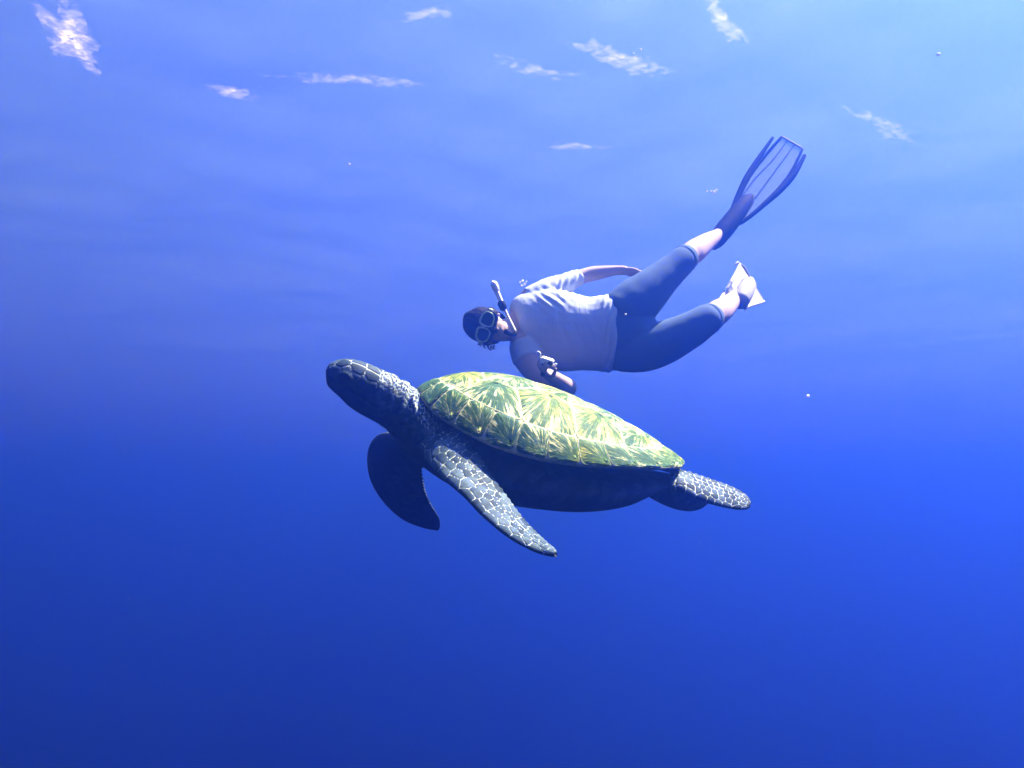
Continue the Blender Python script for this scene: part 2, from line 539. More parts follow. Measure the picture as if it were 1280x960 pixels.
# roll so that the back leans towards the viewer
if (rr @ upv).y > upv.y:
    rr = Matrix.Rotation(-ROLL, 3, fwd)
left, upv = rr @ left, rr @ upv
T_ROT = Matrix((fwd, left, upv)).transposed()
turtle = empty('sea_turtle', T_LOC, T_ROT)
tag(turtle, 'green sea turtle with streaked olive shell swimming in front of the snorkeller', 'turtle')
T_INV = (Matrix.Translation(T_LOC) @ T_ROT.to_4x4()).inverted()

# plan outline of the shell (u forward, v left), pole a little ahead of the middle
U0 = 0.12
OUT = [(0.50, 0.0), (0.497, 0.05), (0.485, 0.11), (0.45, 0.19), (0.38, 0.27), (0.28, 0.335), (0.16, 0.372), (0.02, 0.380),
       (-0.12, 0.358), (-0.25, 0.305), (-0.36, 0.225), (-0.44, 0.135), (-0.485, 0.06), (-0.505, 0.0)]
_o = resample([(u, v, 0) for u, v in OUT], 200)
_th = np.unwrap(np.arctan2(_o[:, 1], _o[:, 0] - U0))
_R = np.hypot(_o[:, 0] - U0, _o[:, 1])
def R_of(th):
    a = np.abs((th + np.pi) % (2 * np.pi) - np.pi)
    R = np.interp(a, _th, _R)
    # shallow serration towards the rear
    R = R + 0.006 * np.clip((a - 1.7) / 1.2, 0, 1) * np.cos(a * 22)
    return R
DOME, DIP = 0.116, 0.050
def shell_w(u, v):
    th = np.arctan2(v, u - U0)
    rho = np.hypot(u - U0, v) / R_of(th)
    base = -DIP * np.sin(th) ** 2 * np.clip(rho, 0, 1.2) ** 2.0
    cr = np.clip(rho, 0, 1.0)
    dome = DOME * (1 - cr ** (2.5 - 0.75 * np.clip((np.abs(th) - 1.3) / 1.5, 0, 1))) - (0.006 + 0.034 * np.clip((2.3 - np.abs(th)) / 1.2, 0, 1) * np.clip(np.abs(th) / 0.5, 0, 1)) * np.clip((rho - 0.85) / 0.15, 0, 1.2) ** 1.5
    keel = 0.006 * np.exp(-(v / 0.03) ** 2) * (1 - cr ** 4)
    return base + dome + keel
def shell_pt(u, v, off=0.0):
    e = 1e-3
    w = shell_w(u, v)
    if np.ndim(off) == 0 and off == 0:
        return np.stack([u, v, w], -1)
    nx = -(shell_w(u + e, v) - shell_w(u - e, v)) / (2 * e)
    ny = -(shell_w(u, v + e) - shell_w(u, v - e)) / (2 * e)
    L = np.sqrt(nx**2 + ny**2 + 1)
    return np.stack([u + off * nx / L, v + off * ny / L, w + off / L], -1)

# carapace base: dome, rounded rim, underside
n_th, n_r = 160, 40
rings = []
for i in range(1, n_r + 1):
    r = i / n_r * 0.997
    th = np.linspace(-np.pi, np.pi, n_th, endpoint=False)
    rings.append(shell_pt(U0 + r * R_of(th) * np.cos(th), r * R_of(th) * np.sin(th)))
th = np.linspace(-np.pi, np.pi, n_th, endpoint=False)
for r, dz in ((0.995, -0.009), (0.97, -0.014), (0.90, -0.012), (0.78, 0.0)):
    p = shell_pt(U0 + 0.997 * R_of(th) * np.cos(th), 0.997 * R_of(th) * np.sin(th))
    p[:, 0] = U0 + (p[:, 0] - U0) * r; p[:, 1] *= r; p[:, 2] += dz
    rings.append(p)
V = np.concatenate([shell_pt(np.array([U0]), np.array([0.0]))] + rings)
F = [(0, 1 + j, 1 + (j + 1) % n_th) for j in range(n_th)]
F += [tuple(x + 1 for x in f) for f in grid_faces(len(rings), n_th)]
carapace = mesh_obj('carapace', V, F, M_BONE, turtle)

def outline_pt(th, rho):
    R = float(R_of(np.array(th)))
    return (U0 + rho * R * math.cos(th), rho * R * math.sin(th))

def scute(poly, areola, height, name='scute', rows=12, per=0.011):
    """one horny plate over polygon poly (u, v), rings about the areola"""
    poly = np.array(poly)
    B = []
    for k in range(len(poly)):
        a, b = poly[k], poly[(k + 1) % len(poly)]
        n = max(2, int(np.linalg.norm(b - a) / per))
        for q in range(n):
            B.append(a + (b - a) * q / n)
    B = np.array(B)
    # slightly irregular seam, rounded corners
    for _ in range(2):
        B = 0.5 * B + 0.25 * np.roll(B, 1, 0) + 0.25 * np.roll(B, -1, 0)
    c = np.array(areola)
    d = B - c
    L = np.linalg.norm(d, axis=1, keepdims=True)
    gap = 0.0004
    rs = np.r_[np.linspace(0.06, 0.9, rows), 0.955, 0.985, 1.0, 1.0]
    pts, ray = [], []
    n = len(B)
    th = np.arctan2(d[:, 1], d[:, 0])
    sd = random.random() * 50
    for i, r in enumerate(rs):
        uv = c + d / L * (L - gap) * r
        last = i == len(rs) - 1
        h = 0.0012 + height * (1 - r ** 4)
        off = np.full(n, -0.001 if last else h)
        # growth ripples
        if not last:
            off = off + 0.0007 * np.sin(r * 34 + sd) * r
        pts.append(shell_pt(uv[:, 0], uv[:, 1], off))
        ray.append(np.stack([np.cos(th), np.sin(th), np.full(n, r)], 1))
    pts.insert(0, shell_pt(np.array([c[0]]), np.array([c[1]]), np.array([height + 0.0012])))
    ray.insert(0, np.array([[0, 0, 0.0]]))
    V = np.concatenate(pts); RY = np.concatenate(ray)
    F = [(0, 1 + j, 1 + (j + 1) % n) for j in range(n)]
    F += [tuple(x + 1 for x in f) for f in grid_faces(len(rs), n)]
    o = mesh_obj(name, V, F, M_SCUTE if name == 'scute' else M_MARG, carapace, attrs={'ray': RY})
    return o

INR = 0.84
uF = U0 + INR * (0.50 - U0); uB = U0 - INR * (0.505 + U0)
seams = [uF, 0.305, 0.115, -0.075, -0.245, uB]          # between the vertebral plates
mids = [0.375, 0.215, 0.02, -0.165, -0.315]             # where the plates beside them meet
half_mid = [0.155, 0.150, 0.150, 0.125, 0.085]
half_seam = [0.06, 0.085, 0.095, 0.085, 0.055, 0.03]
for i in range(5):
    P = [(seams[i], half_seam[i]), (mids[i], half_mid[i]), (seams[i + 1], half_seam[i + 1]),
         (seams[i + 1], -half_seam[i + 1]), (mids[i], -half_mid[i]), (seams[i], -half_seam[i])]
    if i == 4:
        P[2] = (uB + 0.003, half_seam[5]); P[3] = (uB + 0.003, -half_seam[5])
    scute(P, (0.35 * seams[i] + 0.65 * seams[i + 1], 0.0), 0.004)
# angle on the inner outline where each side seam ends (measured from the front)
tc_ = [0.62, 1.30, 1.86, 2.36, 2.78]
for s in (1, -1):
    for i in range(4):
        inner = [(mids[i], s * half_mid[i]), (seams[i + 1], s * half_seam[i + 1]), (mids[i + 1], s * half_mid[i + 1])]
        arc = [outline_pt(s * t_, INR + 0.008) for t_ in np.linspace(tc_[i + 1], tc_[i], 9)]
        if i == 0:
            arc.append(outline_pt(s * 0.40, INR + 0.008))
        P = inner + arc
        cen = np.mean(np.array(inner + arc[::4]), 0)
        top = np.array(inner[1])
        ar = 0.36 * cen + 0.64 * top + np.array([-0.028, 0])
        scute(P, ar, 0.0045, rows=16)
    for (a0, a1) in (((0.40, 0.0)),):
        pass
    # front corner between the first vertebral and the rim is closed by the vertebral itself
    edges = np.r_[0.16, 0.42, 0.72, 1.02, 1.30, 1.58, 1.86, 2.12, 2.36, 2.58, 2.78, 2.97, np.pi]
    for k in range(len(edges) - 1):
        a0, a1 = edges[k], edges[k + 1]
        P = [outline_pt(s * x, INR) for x in np.linspace(a0, a1, 6)] + [outline_pt(s * x, 1.004) for x in np.linspace(a1, a0, 6)]
        c = outline_pt(s * (0.14 * a0 + 0.86 * a1), 0.985)
        scute(P, c, 0.005, 'marginal_scute', rows=8)
P = [outline_pt(x, INR) for x in np.linspace(-0.16, 0.16, 6)] + [outline_pt(x, 1.004) for x in np.linspace(0.16, -0.16, 6)]
scute(P, (0.47, 0), 0.005, 'nuchal_scute', rows=8)

# ---- trunk, neck and head: one continuous skin
def to_local(p):
    return np.array(T_INV @ Vector(p))
# (top px, top py, bottom px, bottom py, distance, half depth m)
SEC = [(408.5, 463, 408, 475, 2.83, 0.014), (411, 457, 409, 481, 2.83, 0.030), (419, 452, 414, 487, 2.835, 0.043), (431, 449.5, 424, 496, 2.84, 0.053),
       (446, 451, 435, 507, 2.85, 0.061), (462, 456, 448, 516, 2.87, 0.067), (478, 463, 461, 523, 2.89, 0.069), (494, 470, 475, 531, 2.91, 0.068),
       (509, 480, 489, 543, 2.94, 0.078), (524, 493, 502, 557, 2.97, 0.125), (545, 508, 520, 576, 3.00, 0.20), (580, 520, 556, 601, 3.03, 0.27),
       (625, 538, 605, 620, 3.06, 0.315), (675, 558, 660, 629, 3.09, 0.325), (720, 572, 708, 632, 3.12, 0.30), (765, 582, 757, 627, 3.15, 0.25),
       (805, 588, 800, 612, 3.18, 0.17), (835, 592, 833, 606, 3.20, 0.085), (852, 596, 851, 604, 3.22, 0.03), (862, 600, 861, 603, 3.23, 0.008)]
ROWS = []
for a, b, c, d, Y, hd in SEC:
    p, q = at(a, b, Y), at(c, d, Y)
    ROWS.append([*((p + q) / 2), *(p - q), hd])
RS = resample(ROWS, 330)
m_ = 150
PV = []
for row in RS:
    cen = Vector(row[:3]); up_ = Vector(row[3:6]); hh = up_.length / 2; upn = up_.normalized()
    side = upn.cross(fwd).normalized()
    if side.y > 0:
        side = -side                                  # towards the viewer
    side = (side * 0.9 + left * 0.25).normalized()
    hd = row[6]
    f = np.clip((hd - 0.075) / 0.15, 0, 1)              # 0 neck, 1 trunk
    for j in range(m_):
        a = 2 * math.pi * j / m_
        ca, sa = math.cos(a), math.sin(a)
        e = 1.0 - 0.25 * f if ca > 0 else 1.0 - 0.18 * f
        x = math.copysign(abs(sa) ** (0.9), sa); y = math.copysign(abs(ca) ** (0.92), ca)
        PV.append(cen + side * (hd * x) + upn * (hh * y))
PV = np.array([list(p) for p in PV])
BF = grid_faces(len(RS), m_)
PL = np.array([to_local(p) for p in PV])
NB = normals_of(PL, BF)
if np.mean(np.sum(NB * (PL - np.repeat(np.array([to_local(r[:3]) for r in RS]), m_, 0)), 1)) < 0:
    NB = -NB
    BF = [f[::-1] for f in BF]
# head details: scales; a big-scaled crown, small crumpled neck, smooth throat
u_ = PL[:, 0]
hpos = np.clip((u_ - 0.62) / 0.06, 0, 1)                  # 1 on the head, 0 on the neck
uph = NB[:, 2]
spacing = np.where(u_ < 0.5, 0.05, 0.036 * np.clip(0.8 + 0.45 * uph, 0.55, 1.15))
sd = darts(PL, spacing)
F1, F2, ID = f12(PL, PL[sd])
seamH = np.clip((F2 - F1) / (2 * 0.0034), 0, 1)
# neck: small crumpled scales stretched across the folds
th_n = np.arctan2(PL[:, 1] - PL[:m_ * 40].mean(0)[1], PL[:, 2])
warp = fnoise(PL, 14, 3) * 0.012
PN = np.stack([PL[:, 0] * 1.0 + 0.45 * PL[:, 2] + warp, PL[:, 1] * 0.55, PL[:, 2] * 0.62], 1)
sdn = darts(PN, np.where(u_ < 0.40, 0.03, 0.0095))
G1, G2, IDN = f12(PN, PN[sdn])
seamN = np.clip((G2 - G1) / (2 * 0.0030), 0, 1)
hm = np.clip((u_ - 0.635) / 0.012, 0, 1)
seam = seamH * hm + seamN * (1 - hm)
lat = np.clip((uph + 0.05) / 0.4, 0.12, 1)                 # pale seams dimmed down the sides: shade put into the colour
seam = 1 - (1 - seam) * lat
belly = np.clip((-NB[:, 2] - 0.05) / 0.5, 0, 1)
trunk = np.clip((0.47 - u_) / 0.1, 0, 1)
belly = np.maximum(belly, trunk * 0.8)  # whole trunk coloured dark too, standing for the shade under the shell
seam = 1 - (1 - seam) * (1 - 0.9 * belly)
relief = 0.0030 * (seam ** 0.7) * (1 - belly)
# loose skin folds round the neck
nk = np.exp(-((u_ - 0.53) / 0.06) ** 2)
relief += nk * 0.006 * np.sin(u_ * 150 + 3 * fnoise(PL, 12, 2)) * np.clip(1.0 - belly, 0.25, 1)
# eye socket and brow, beak line
eyeL = at(429, 474, 2.83)
eL = to_local(eyeL)
dE = np.sqrt(((PL[:, [0, 2]] - eL[[0, 2]]) ** 2).sum(1))
relief += -0.006 * np.exp(-(dE / 0.014) ** 2) + 0.005 * np.exp(-((dE - 0.021) / 0.007) ** 2)
# jaw line of the beak
ca_ = np.tile(np.cos(2 * np.pi * np.arange(m_) / m_), len(RS)); ri_ = np.repeat(np.arange(len(RS)), m_)
relief += -0.0035 * np.exp(-((ca_ + 0.30 + 0.0018 * ri_) / 0.045) ** 2) * np.clip((58 - ri_) / 12, 0, 1)
PLd = PL + NB * relief[:, None]
cellr = np.where(hm > 0.5, 0.45 * rng.random(len(sd))[ID], rng.random(len(sdn))[IDN])
cap0 = len(PLd); 
PLd = np.vstack([PLd, PLd[:m_].mean(0), PLd[-m_:].mean(0)])
pad = lambda a: np.r_[a, a[0], a[-1]]
BF = BF + [(cap0, (j + 1) % m_, j) for j in range(m_)] + [(cap0 + 1, cap0 - m_ + j, cap0 - m_ + (j + 1) % m_) for j in range(m_)]
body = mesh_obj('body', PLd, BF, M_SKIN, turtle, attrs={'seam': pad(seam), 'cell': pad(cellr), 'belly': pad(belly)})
body['label'] = 'dark scaled head, neck and shaded belly'
# eyes: on the skin, both sides of the head
for sgn in (1, -1):
    side_ok = (np.sign(PL[:, 1] - PL[:m_ * 40].mean(0)[1]) == sgn)
    k = np.where(side_ok, dE, 9).argmin()
    c = PL[k] - NB[k] * 0.004
    bm = bmesh.new()
    bmesh.ops.create_uvsphere(bm, u_segments=20, v_segments=12, radius=0.0125)
    for v in bm.verts:
        v.co = Vector((v.co.x * 1.15, v.co.y * 0.7, v.co.z * 0.85)) + Vector(c)
    me = bpy.data.meshes.new('eye'); bm.to_mesh(me); bm.free()
    me.polygons.foreach_set('use_smooth', [True] * len(me.polygons))
    me.materials.append(M_EYE)
    o = bpy.data.objects.new('eye', me); C.objects.link(o); o.parent = turtle

# ---- flippers
def flipper(LE, TE, thick, rows, label, dorsal_to, ns=240, m=96, name='flipper', seamw=0.0026):
    """blade between a leading and a trailing edge (px, py, distance); rows = scale rows (t, spacing)"""
    A = resample([list(at(*p)) for p in LE], ns)
    B = resample([list(at(*p)) for p in TE], ns)
    s = np.linspace(0, 1, ns)
    mid = (A + B) / 2
    Lg = np.linalg.norm(np.diff(mid, axis=0), axis=1).sum()
    Wd = np.linalg.norm(A - B, axis=1)
    T = np.interp(s, *thick)
    tang = np.gradient(mid, axis=0)
    ch = B - A
    Nn = np.cross(tang, ch); Nn /= np.linalg.norm(Nn, axis=1, keepdims=True) + 1e-9
    if np.mean(Nn @ np.array(dorsal_to)) < 0:
        Nn = -Nn
    ph = np.linspace(0, 2 * np.pi, m, endpoint=False)
    x = (1 - np.cos(ph)) / 2
    y = np.sign(np.sin(ph)) * (np.clip(x, 0, 1) ** 0.5) * (np.clip(1 - x, 0, 1) ** 0.85) / 0.5
    V = (A[:, None] + ch[:, None] * x[None, :, None] + Nn[:, None] * (y[None, :, None] * T[:, None, None] * 0.5))
    V = V.reshape(-1, 3)
    S = np.repeat(s * Lg, m); TT = np.tile(x, ns)
    W0 = Wd.max()
    UV = np.stack([S, TT * W0, np.zeros_like(S)], 1)
    seeds = []
    for t_, sp in rows:
        k = int(Lg / sp)
        off = random.random()
        for i in range(-1, k + 2):
            seeds.append(((i + off + random.uniform(-.22, .22)) * sp, (t_ + random.uniform(-.025, .025)) * W0, 0))
    seeds = np.array(seeds)
    F1, F2, ID = f12(UV, seeds)
    seam = np.clip((F2 - F1) / (2 * seamw), 0, 1)
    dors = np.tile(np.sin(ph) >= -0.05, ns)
    belly = np.where(dors, 0.0, 0.9)  # flipper underside darkened in its colour, as shade
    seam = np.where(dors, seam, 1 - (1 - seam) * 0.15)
    # scalloped trailing edge
    scal = 0.004 * np.sin(S / 0.022 * 2 * np.pi) * np.clip((TT - 0.86) / 0.14, 0, 1) * np.clip(1.2 - S / Lg, 0.2, 1)
    FF = grid_faces(ns, m)
    N = normals_of(V, FF)
    cenV = np.repeat(mid, m, 0)
    if np.mean(np.sum(N * (V - cenV), 1)) < 0:
        N = -N; FF = [f[::-1] for f in FF]
    V = V + N * (0.0030 * seam ** 0.6)[:, None] + np.repeat(ch / (Wd[:, None] + 1e-6), m, 0) * scal[:, None]
    cellr = rng.random(len(seeds))[ID]
    VL = np.array([to_local(p) for p in V])
    c0 = len(VL)
    VL = np.vstack([VL, VL[:m].mean(0), VL[-m:].mean(0)])
    FF = FF + [(c0, (j + 1) % m, j) for j in range(m)] + [(c0 + 1, c0 - m + j, c0 - m + (j + 1) % m) for j in range(m)]
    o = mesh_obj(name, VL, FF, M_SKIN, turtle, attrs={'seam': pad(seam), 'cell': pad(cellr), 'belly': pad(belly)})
    if label:
        o['label'] = label
    return o

ROWS_F = [(0.03, 0.060), (0.24, 0.046), (0.44, 0.034), (0.57, 0.024), (0.69, 0.030), (0.90, 0.052)]
flipper([(526, 560, 2.86), (531, 571, 2.76), (545, 588, 2.67), (560, 602, 2.61), (580, 619, 2.56), (604, 644, 2.50), (637, 671, 2.44), (668, 688, 2.39), (688, 694, 2.36), (694, 694, 2.35)],
        [(560, 526, 2.96), (580, 541, 2.80), (598, 569, 2.74), (613, 593, 2.69), (631, 618, 2.64), (650, 644, 2.57), (668, 664, 2.50), (684, 679, 2.43), (693, 687, 2.38), (695, 692, 2.355)],
        ([0, 0.1, 0.35, 0.8, 1.0], [0.075, 0.066, 0.042, 0.020, 0.008]), ROWS_F,
        'sunlit front flipper with pale-seamed scales trailing down', (0.2, -0.7, 0.7))
flipper([(512, 545, 3.15), (492, 541, 3.22), (474, 544, 3.26), (463, 557, 3.30), (460, 577, 3.34), (465, 602, 3.40), (482, 629, 3.46), (505, 649, 3.50), (530, 659, 3.53), (547, 662, 3.55)],
        [(545, 585, 3.12), (538, 585, 3.15), (530, 582, 3.20), (526, 586, 3.24), (528, 600, 3.28), (531, 615, 3.34), (538, 631, 3.40), (545, 642, 3.46), (549, 650, 3.50), (549, 659, 3.54)],
        ([0, 0.15, 0.4, 0.8, 1.0], [0.06, 0.055, 0.040, 0.022, 0.010]), ROWS_F,
        'dark curved front flipper hanging below the neck', (0.3, 0.6, 0.7))
ROWS_H = [(0.05, 0.035), (0.22, 0.03), (0.42, 0.024), (0.58, 0.020), (0.75, 0.022), (0.93, 0.030)]
flipper([(838, 612, 3.02), (850, 613, 3.01), (868, 621, 3.01), (890, 629, 3.03), (915, 635, 3.06), (931, 636, 3.08), (937, 633, 3.09)],
        [(838, 592, 3.10), (855, 589, 3.12), (872, 594, 3.13), (893, 601, 3.14), (915, 609, 3.15), (932, 619, 3.14), (938, 628, 3.11)],
        ([0, 0.3, 0.8, 1.0], [0.040, 0.034, 0.020, 0.010]), ROWS_H,
        'sunlit hind flipper trailing behind the shell', (0.1, -0.5, 0.8), ns=140, m=72, seamw=0.0028)
flipper([(775, 600, 3.22), (797, 611, 3.23), (818, 624, 3.25), (840, 634, 3.28), (860, 638, 3.30), (875, 635, 3.32), (883, 629, 3.33)],
        [(790, 588, 3.20), (812, 592, 3.20), (835, 597, 3.21), (855, 604, 3.23), (872, 612, 3.26), (882, 619, 3.29), (885, 626, 3.32)],
        ([0, 0.3, 0.8, 1.0], [0.05, 0.04, 0.022, 0.010]), ROWS_H,
        'dark shaded hind flipper under the shell', (0.0, 0.6, 0.7), ns=140, m=72, seamw=0.0028)
# tail: a short cone between the hind flippers
ns = 24; V = []
for i in range(ns):
    k = i / (ns - 1)
    for j in range(20):
        a = 2 * math.pi * j / 20
        r = 0.030 * (1 - k) ** 0.7 + 0.003
        V.append((-0.40 - 0.15 * k, r * math.cos(a), -0.030 - 0.02 * k + r * 0.8 * math.sin(a)))
z = np.zeros(len(V))
mesh_obj('tail', V, grid_faces(ns, 20) + [tuple(range((ns - 1) * 20, ns * 20))], M_SKIN, turtle, attrs={'seam': z + 1, 'cell': z + 0.3, 'belly': z + 0.2})

# ------------------------------------------------------------------ the snorkeller
person = empty('person', at(782, 418, 4.7))
tag(person, 'snorkeller in white shirt and dark knee-length leggings, masked face towards the turtle', 'person')
P_INV = Matrix.Translation(-Vector(person.location))

def loft(sec, n=None, m=28, inflate=0.0, close=True, frac=None, cap=0.8):
    """tube through sections (px, py, distance, half height px, half depth m); returns verts, faces"""
    R = np.array([[*at(a, b, Y), h * Y / FPX, d] for a, b, Y, h, d in sec], float)
    n = n or 16 * len(sec)
    R = resample(R, n)
    if frac:
        R = R[int(frac[0] * (n - 1)): int(frac[1] * (n - 1)) + 1]
        n = len(R)
    tan = np.gradient(R[:, :3], axis=0)
    V = []
    view = Vector((0, 1, 0))
    prev = None
    for i in range(n):
        t = Vector(tan[i]).normalized()
        e1 = t.cross(view)
        if e1.length < 0.25 and prev is not None:
            e1 = prev - t * prev.dot(t)
        e1.normalize()
        if prev is not None and e1.dot(prev) < 0:
            e1 = -e1
        prev = e1
        e2 = t.cross(e1).normalized()
        c = Vector(R[i, :3])
        a, b = R[i, 3] + inflate, R[i, 4] + inflate
        for j in range(m):
            q = 2 * math.pi * j / m
            V.append(c + e1 * (a * math.cos(q)) + e2 * (b * math.sin(q)))
    F = grid_faces(n, m)
    if close:                                    # rounded ends
        for end, i0, sgn in ((0, 0, -1), (1, (n - 1) * m, 1)):
            cp = cap if np.ndim(cap) == 0 else cap[end]
            c = Vector(R[0 if end == 0 else -1, :3])
            t = Vector(tan[0 if end == 0 else -1]).normalized() * sgn
            r = min(R[0 if end == 0 else -1, 3], R[0 if end == 0 else -1, 4]) + inflate
            ring0 = [V[i0 + j] for j in range(m)]
            pi = [i0 + j for j in range(m)]
            for k in (0.35, 0.65, 0.88):
                b0 = len(V)
                sc_ = math.sqrt(1 - k * k)
                for j in range(m):
                    V.append(c + (ring0[j] - c) * sc_ + t * (r * k * cp))
                for j in range(m):
                    q = (pi[j], pi[(j + 1) % m], b0 + (j + 1) % m, b0 + j)
                    F.append(q if end else q[::-1])
                pi = list(range(b0, b0 + m))
            b0 = len(V)
            V.append(c + t * (r * cp))
            for j in range(m):
                q = (pi[j], pi[(j + 1) % m], b0)
                F.append(q if end else q[::-1])
    return V, F

def ellipsoid(c, ax, n=24, m=16):
    """ax: three half-axis vectors"""
    V, F = [], []
    for i in range(1, m):
        p = math.pi * i / m
        for j in range(n):
            q = 2 * math.pi * j / n
            V.append(Vector(c) + ax[0] * (math.sin(p) * math.cos(q)) + ax[1] * (math.sin(p) * math.sin(q)) + ax[2] * math.cos(p))
    F = grid_faces(m - 1, n)
    a = len(V); V.append(Vector(c) + ax[2]); V.append(Vector(c) - ax[2])
    for j in range(n):
        F.append((a, (j + 1) % n, j)); F.append((a + 1, (m - 2) * n + j, (m - 2) * n + (j + 1) % n))
    return V, F

def fuse(name, pieces, voxel, smooth_it, mat, parent, inv, fold=None):
    """melt the pieces into one continuous surface"""
    V, F = [], []
    for v, f in pieces:
        b = len(V)
        V += [tuple(inv @ Vector(x)) for x in v]
        F += [tuple(i + b for i in q) for q in f]
    me = bpy.data.meshes.new('tmp'); me.from_pydata(V, [], F); me.update()
    bm = bmesh.new(); bm.from_mesh(me)
    # every piece is closed: make its faces point outwards
    bmesh.ops.recalc_face_normals(bm, faces=bm.faces)
    bm.to_mesh(me); bm.free()
    t = bpy.data.objects.new('tmp', me); C.objects.link(t)
    r = t.modifiers.new('r', 'REMESH'); r.mode = 'VOXEL'; r.voxel_size = voxel
    if smooth_it:
        s_ = t.modifiers.new('s', 'SMOOTH'); s_.factor = 0.5; s_.iterations = smooth_it
    bpy.context.view_layer.update()
    dg = bpy.context.evaluated_depsgraph_get()
    out = bpy.data.meshes.new_from_object(t.evaluated_get(dg))
    bpy.data.objects.remove(t); bpy.data.meshes.remove(me)
    out.name = name
    if fold:
        n = len(out.vertices)
        co = np.empty(n * 3); out.vertices.foreach_get('co', co); co = co.reshape(-1, 3)
        nn = np.empty(n * 3); out.vertices.foreach_get('normal', nn); nn = nn.reshape(-1, 3)
        co += nn * fold(co)[:, None]
        out.vertices.foreach_set('co', co.ravel())
    out.polygons.foreach_set('use_smooth', [True] * len(out.polygons))
    out.materials.clear(); out.materials.append(mat)
    out.update()
    o = bpy.data.objects.new(name, out); C.objects.link(o); o.parent = parent
    return o

TORSO = [(634, 412, 4.66, 13, 0.055), (645, 409, 4.68, 22, 0.075), (655, 407, 4.69, 36, 0.095), (672, 410, 4.70, 44, 0.115), (700, 414, 4.70, 46, 0.120),
         (735, 417, 4.70, 41, 0.110), (760, 417, 4.70, 44, 0.118), (782, 418, 4.70, 43, 0.120), (800, 421, 4.71, 34, 0.105)]
LEG_A = [(778, 392, 4.70, 29, 0.115), (795, 378, 4.72, 29, 0.112), (815, 360, 4.75, 24, 0.098), (836, 341, 4.79, 18.5, 0.080), (853, 325.5, 4.83, 16.3, 0.070), (860, 320, 4.87, 14, 0.061),
         (867, 315, 4.92, 15, 0.064), (883, 303, 5.05, 11.5, 0.050), (898, 293, 5.18, 7.5, 0.036), (905, 287, 5.22, 7, 0.034)]
LEG_B = [(778, 441, 4.70, 23, 0.112), (800, 437, 4.68, 27, 0.112), (828, 429, 4.66, 26, 0.104), (858, 415, 4.65, 22, 0.088), (883, 400, 4.66, 18.2, 0.073), (890, 396, 4.70, 15.6, 0.064),
         (898, 390.5, 4.77, 16, 0.066), (908, 383, 4.92, 13, 0.055), (917, 374, 5.06, 10, 0.042), (921, 369, 5.10, 9, 0.038)]
ARM_A = [(664, 376, 4.72, 17, 0.066), (682, 364, 4.74, 14, 0.058), (704, 355, 4.79, 11.5, 0.048), (725, 346.5, 4.84, 9.2, 0.039), (742, 342, 4.86, 9.2, 0.039), (770, 338, 4.86, 6.2, 0.027), (781, 338, 4.85, 6, 0.024)]
ARM_B = [(655, 430, 4.64, 18, 0.070), (661, 451, 4.60, 17.5, 0.062), (677, 470, 4.57, 15, 0.052), (700, 481, 4.56, 12.5, 0.046), (710, 485, 4.50, 12, 0.044),
         (704, 481, 4.42, 11, 0.042), (693, 473, 4.36, 9, 0.035), (685, 468, 4.32, 7.5, 0.028)]

# head frame: crown to the side, face to the viewer
HC = at(612, 409, 4.62)
H_up = Vector((-0.93, 0.06, 0.30)).normalized()
H_fw = Vector((-0.05, -1.0, -0.10)); H_fw = (H_fw - H_up * H_fw.dot(H_up)).normalized()
H_rt = H_fw.cross(H_up).normalized()
def hp(r, u, f):
    """point of the head: r to its right, u towards the crown, f out of the face (metres)"""
    return HC + H_rt * r + H_up * u + H_fw * f
pieces = [loft(TORSO), loft(LEG_A), loft(LEG_B), loft(ARM_A), loft(ARM_B)]
pieces.append(ellipsoid(hp(0, 0.020, -0.012), (H_rt * 0.076, H_up * 0.100, H_fw * 0.096)))     # skull
pieces.append(ellipsoid(hp(0, -0.050, 0.024), (H_rt * 0.056, H_up * 0.070, H_fw * 0.062)))     # jaw
pieces.append(ellipsoid(hp(0, -0.105, 0.048), (H_rt * 0.024, H_up * 0.022, H_fw * 0.024)))     # chin
pieces.append(ellipsoid(hp(0, -0.030, 0.090), (H_rt * 0.016, H_up * 0.026, H_fw * 0.024)))     # nose
pieces.append(ellipsoid(hp(0, -0.072, 0.076), (H_rt * 0.024, H_up * 0.010, H_fw * 0.014)))     # lips
for s in (1, -1):
    pieces.append(ellipsoid(hp(s * 0.078, -0.005, -0.012), (H_rt * 0.009, H_up * 0.030, H_fw * 0.018)))   # ears
nk = hp(0, -0.06, -0.03)
def tube3(P, R, m=14):
    """closed tapered tube through 3-D points"""
    P = [Vector(p) for p in P]
    n = len(P)
    V = []; prev = None
    for i in range(n):
        t = (P[min(i + 1, n - 1)] - P[max(i - 1, 0)]).normalized()
        e1 = prev - t * prev.dot(t) if prev is not None else t.orthogonal()
        e1.normalize(); prev = e1
        e2 = t.cross(e1)
        for j in range(m):
            q = 2 * math.pi * j / m
            V.append(P[i] + (e1 * math.cos(q) + e2 * math.sin(q)) * R[i])
    F = grid_faces(n, m)
    a = len(V)
    V.append(P[0] - (P[1] - P[0]).normalized() * R[0] * 0.7); V.append(P[-1] + (P[-1] - P[-2]).normalized() * R[-1] * 0.7)
    for j in range(m):
        F.append((a, (j + 1) % m, j)); F.append((a + 1, (n - 1) * m + j, (n - 1) * m + (j + 1) % m))
    return V, F
pieces.append(tube3([nk, (nk + at(650, 411, 4.69)) / 2, at(656, 411, 4.69)], [0.058, 0.060, 0.075], 20))

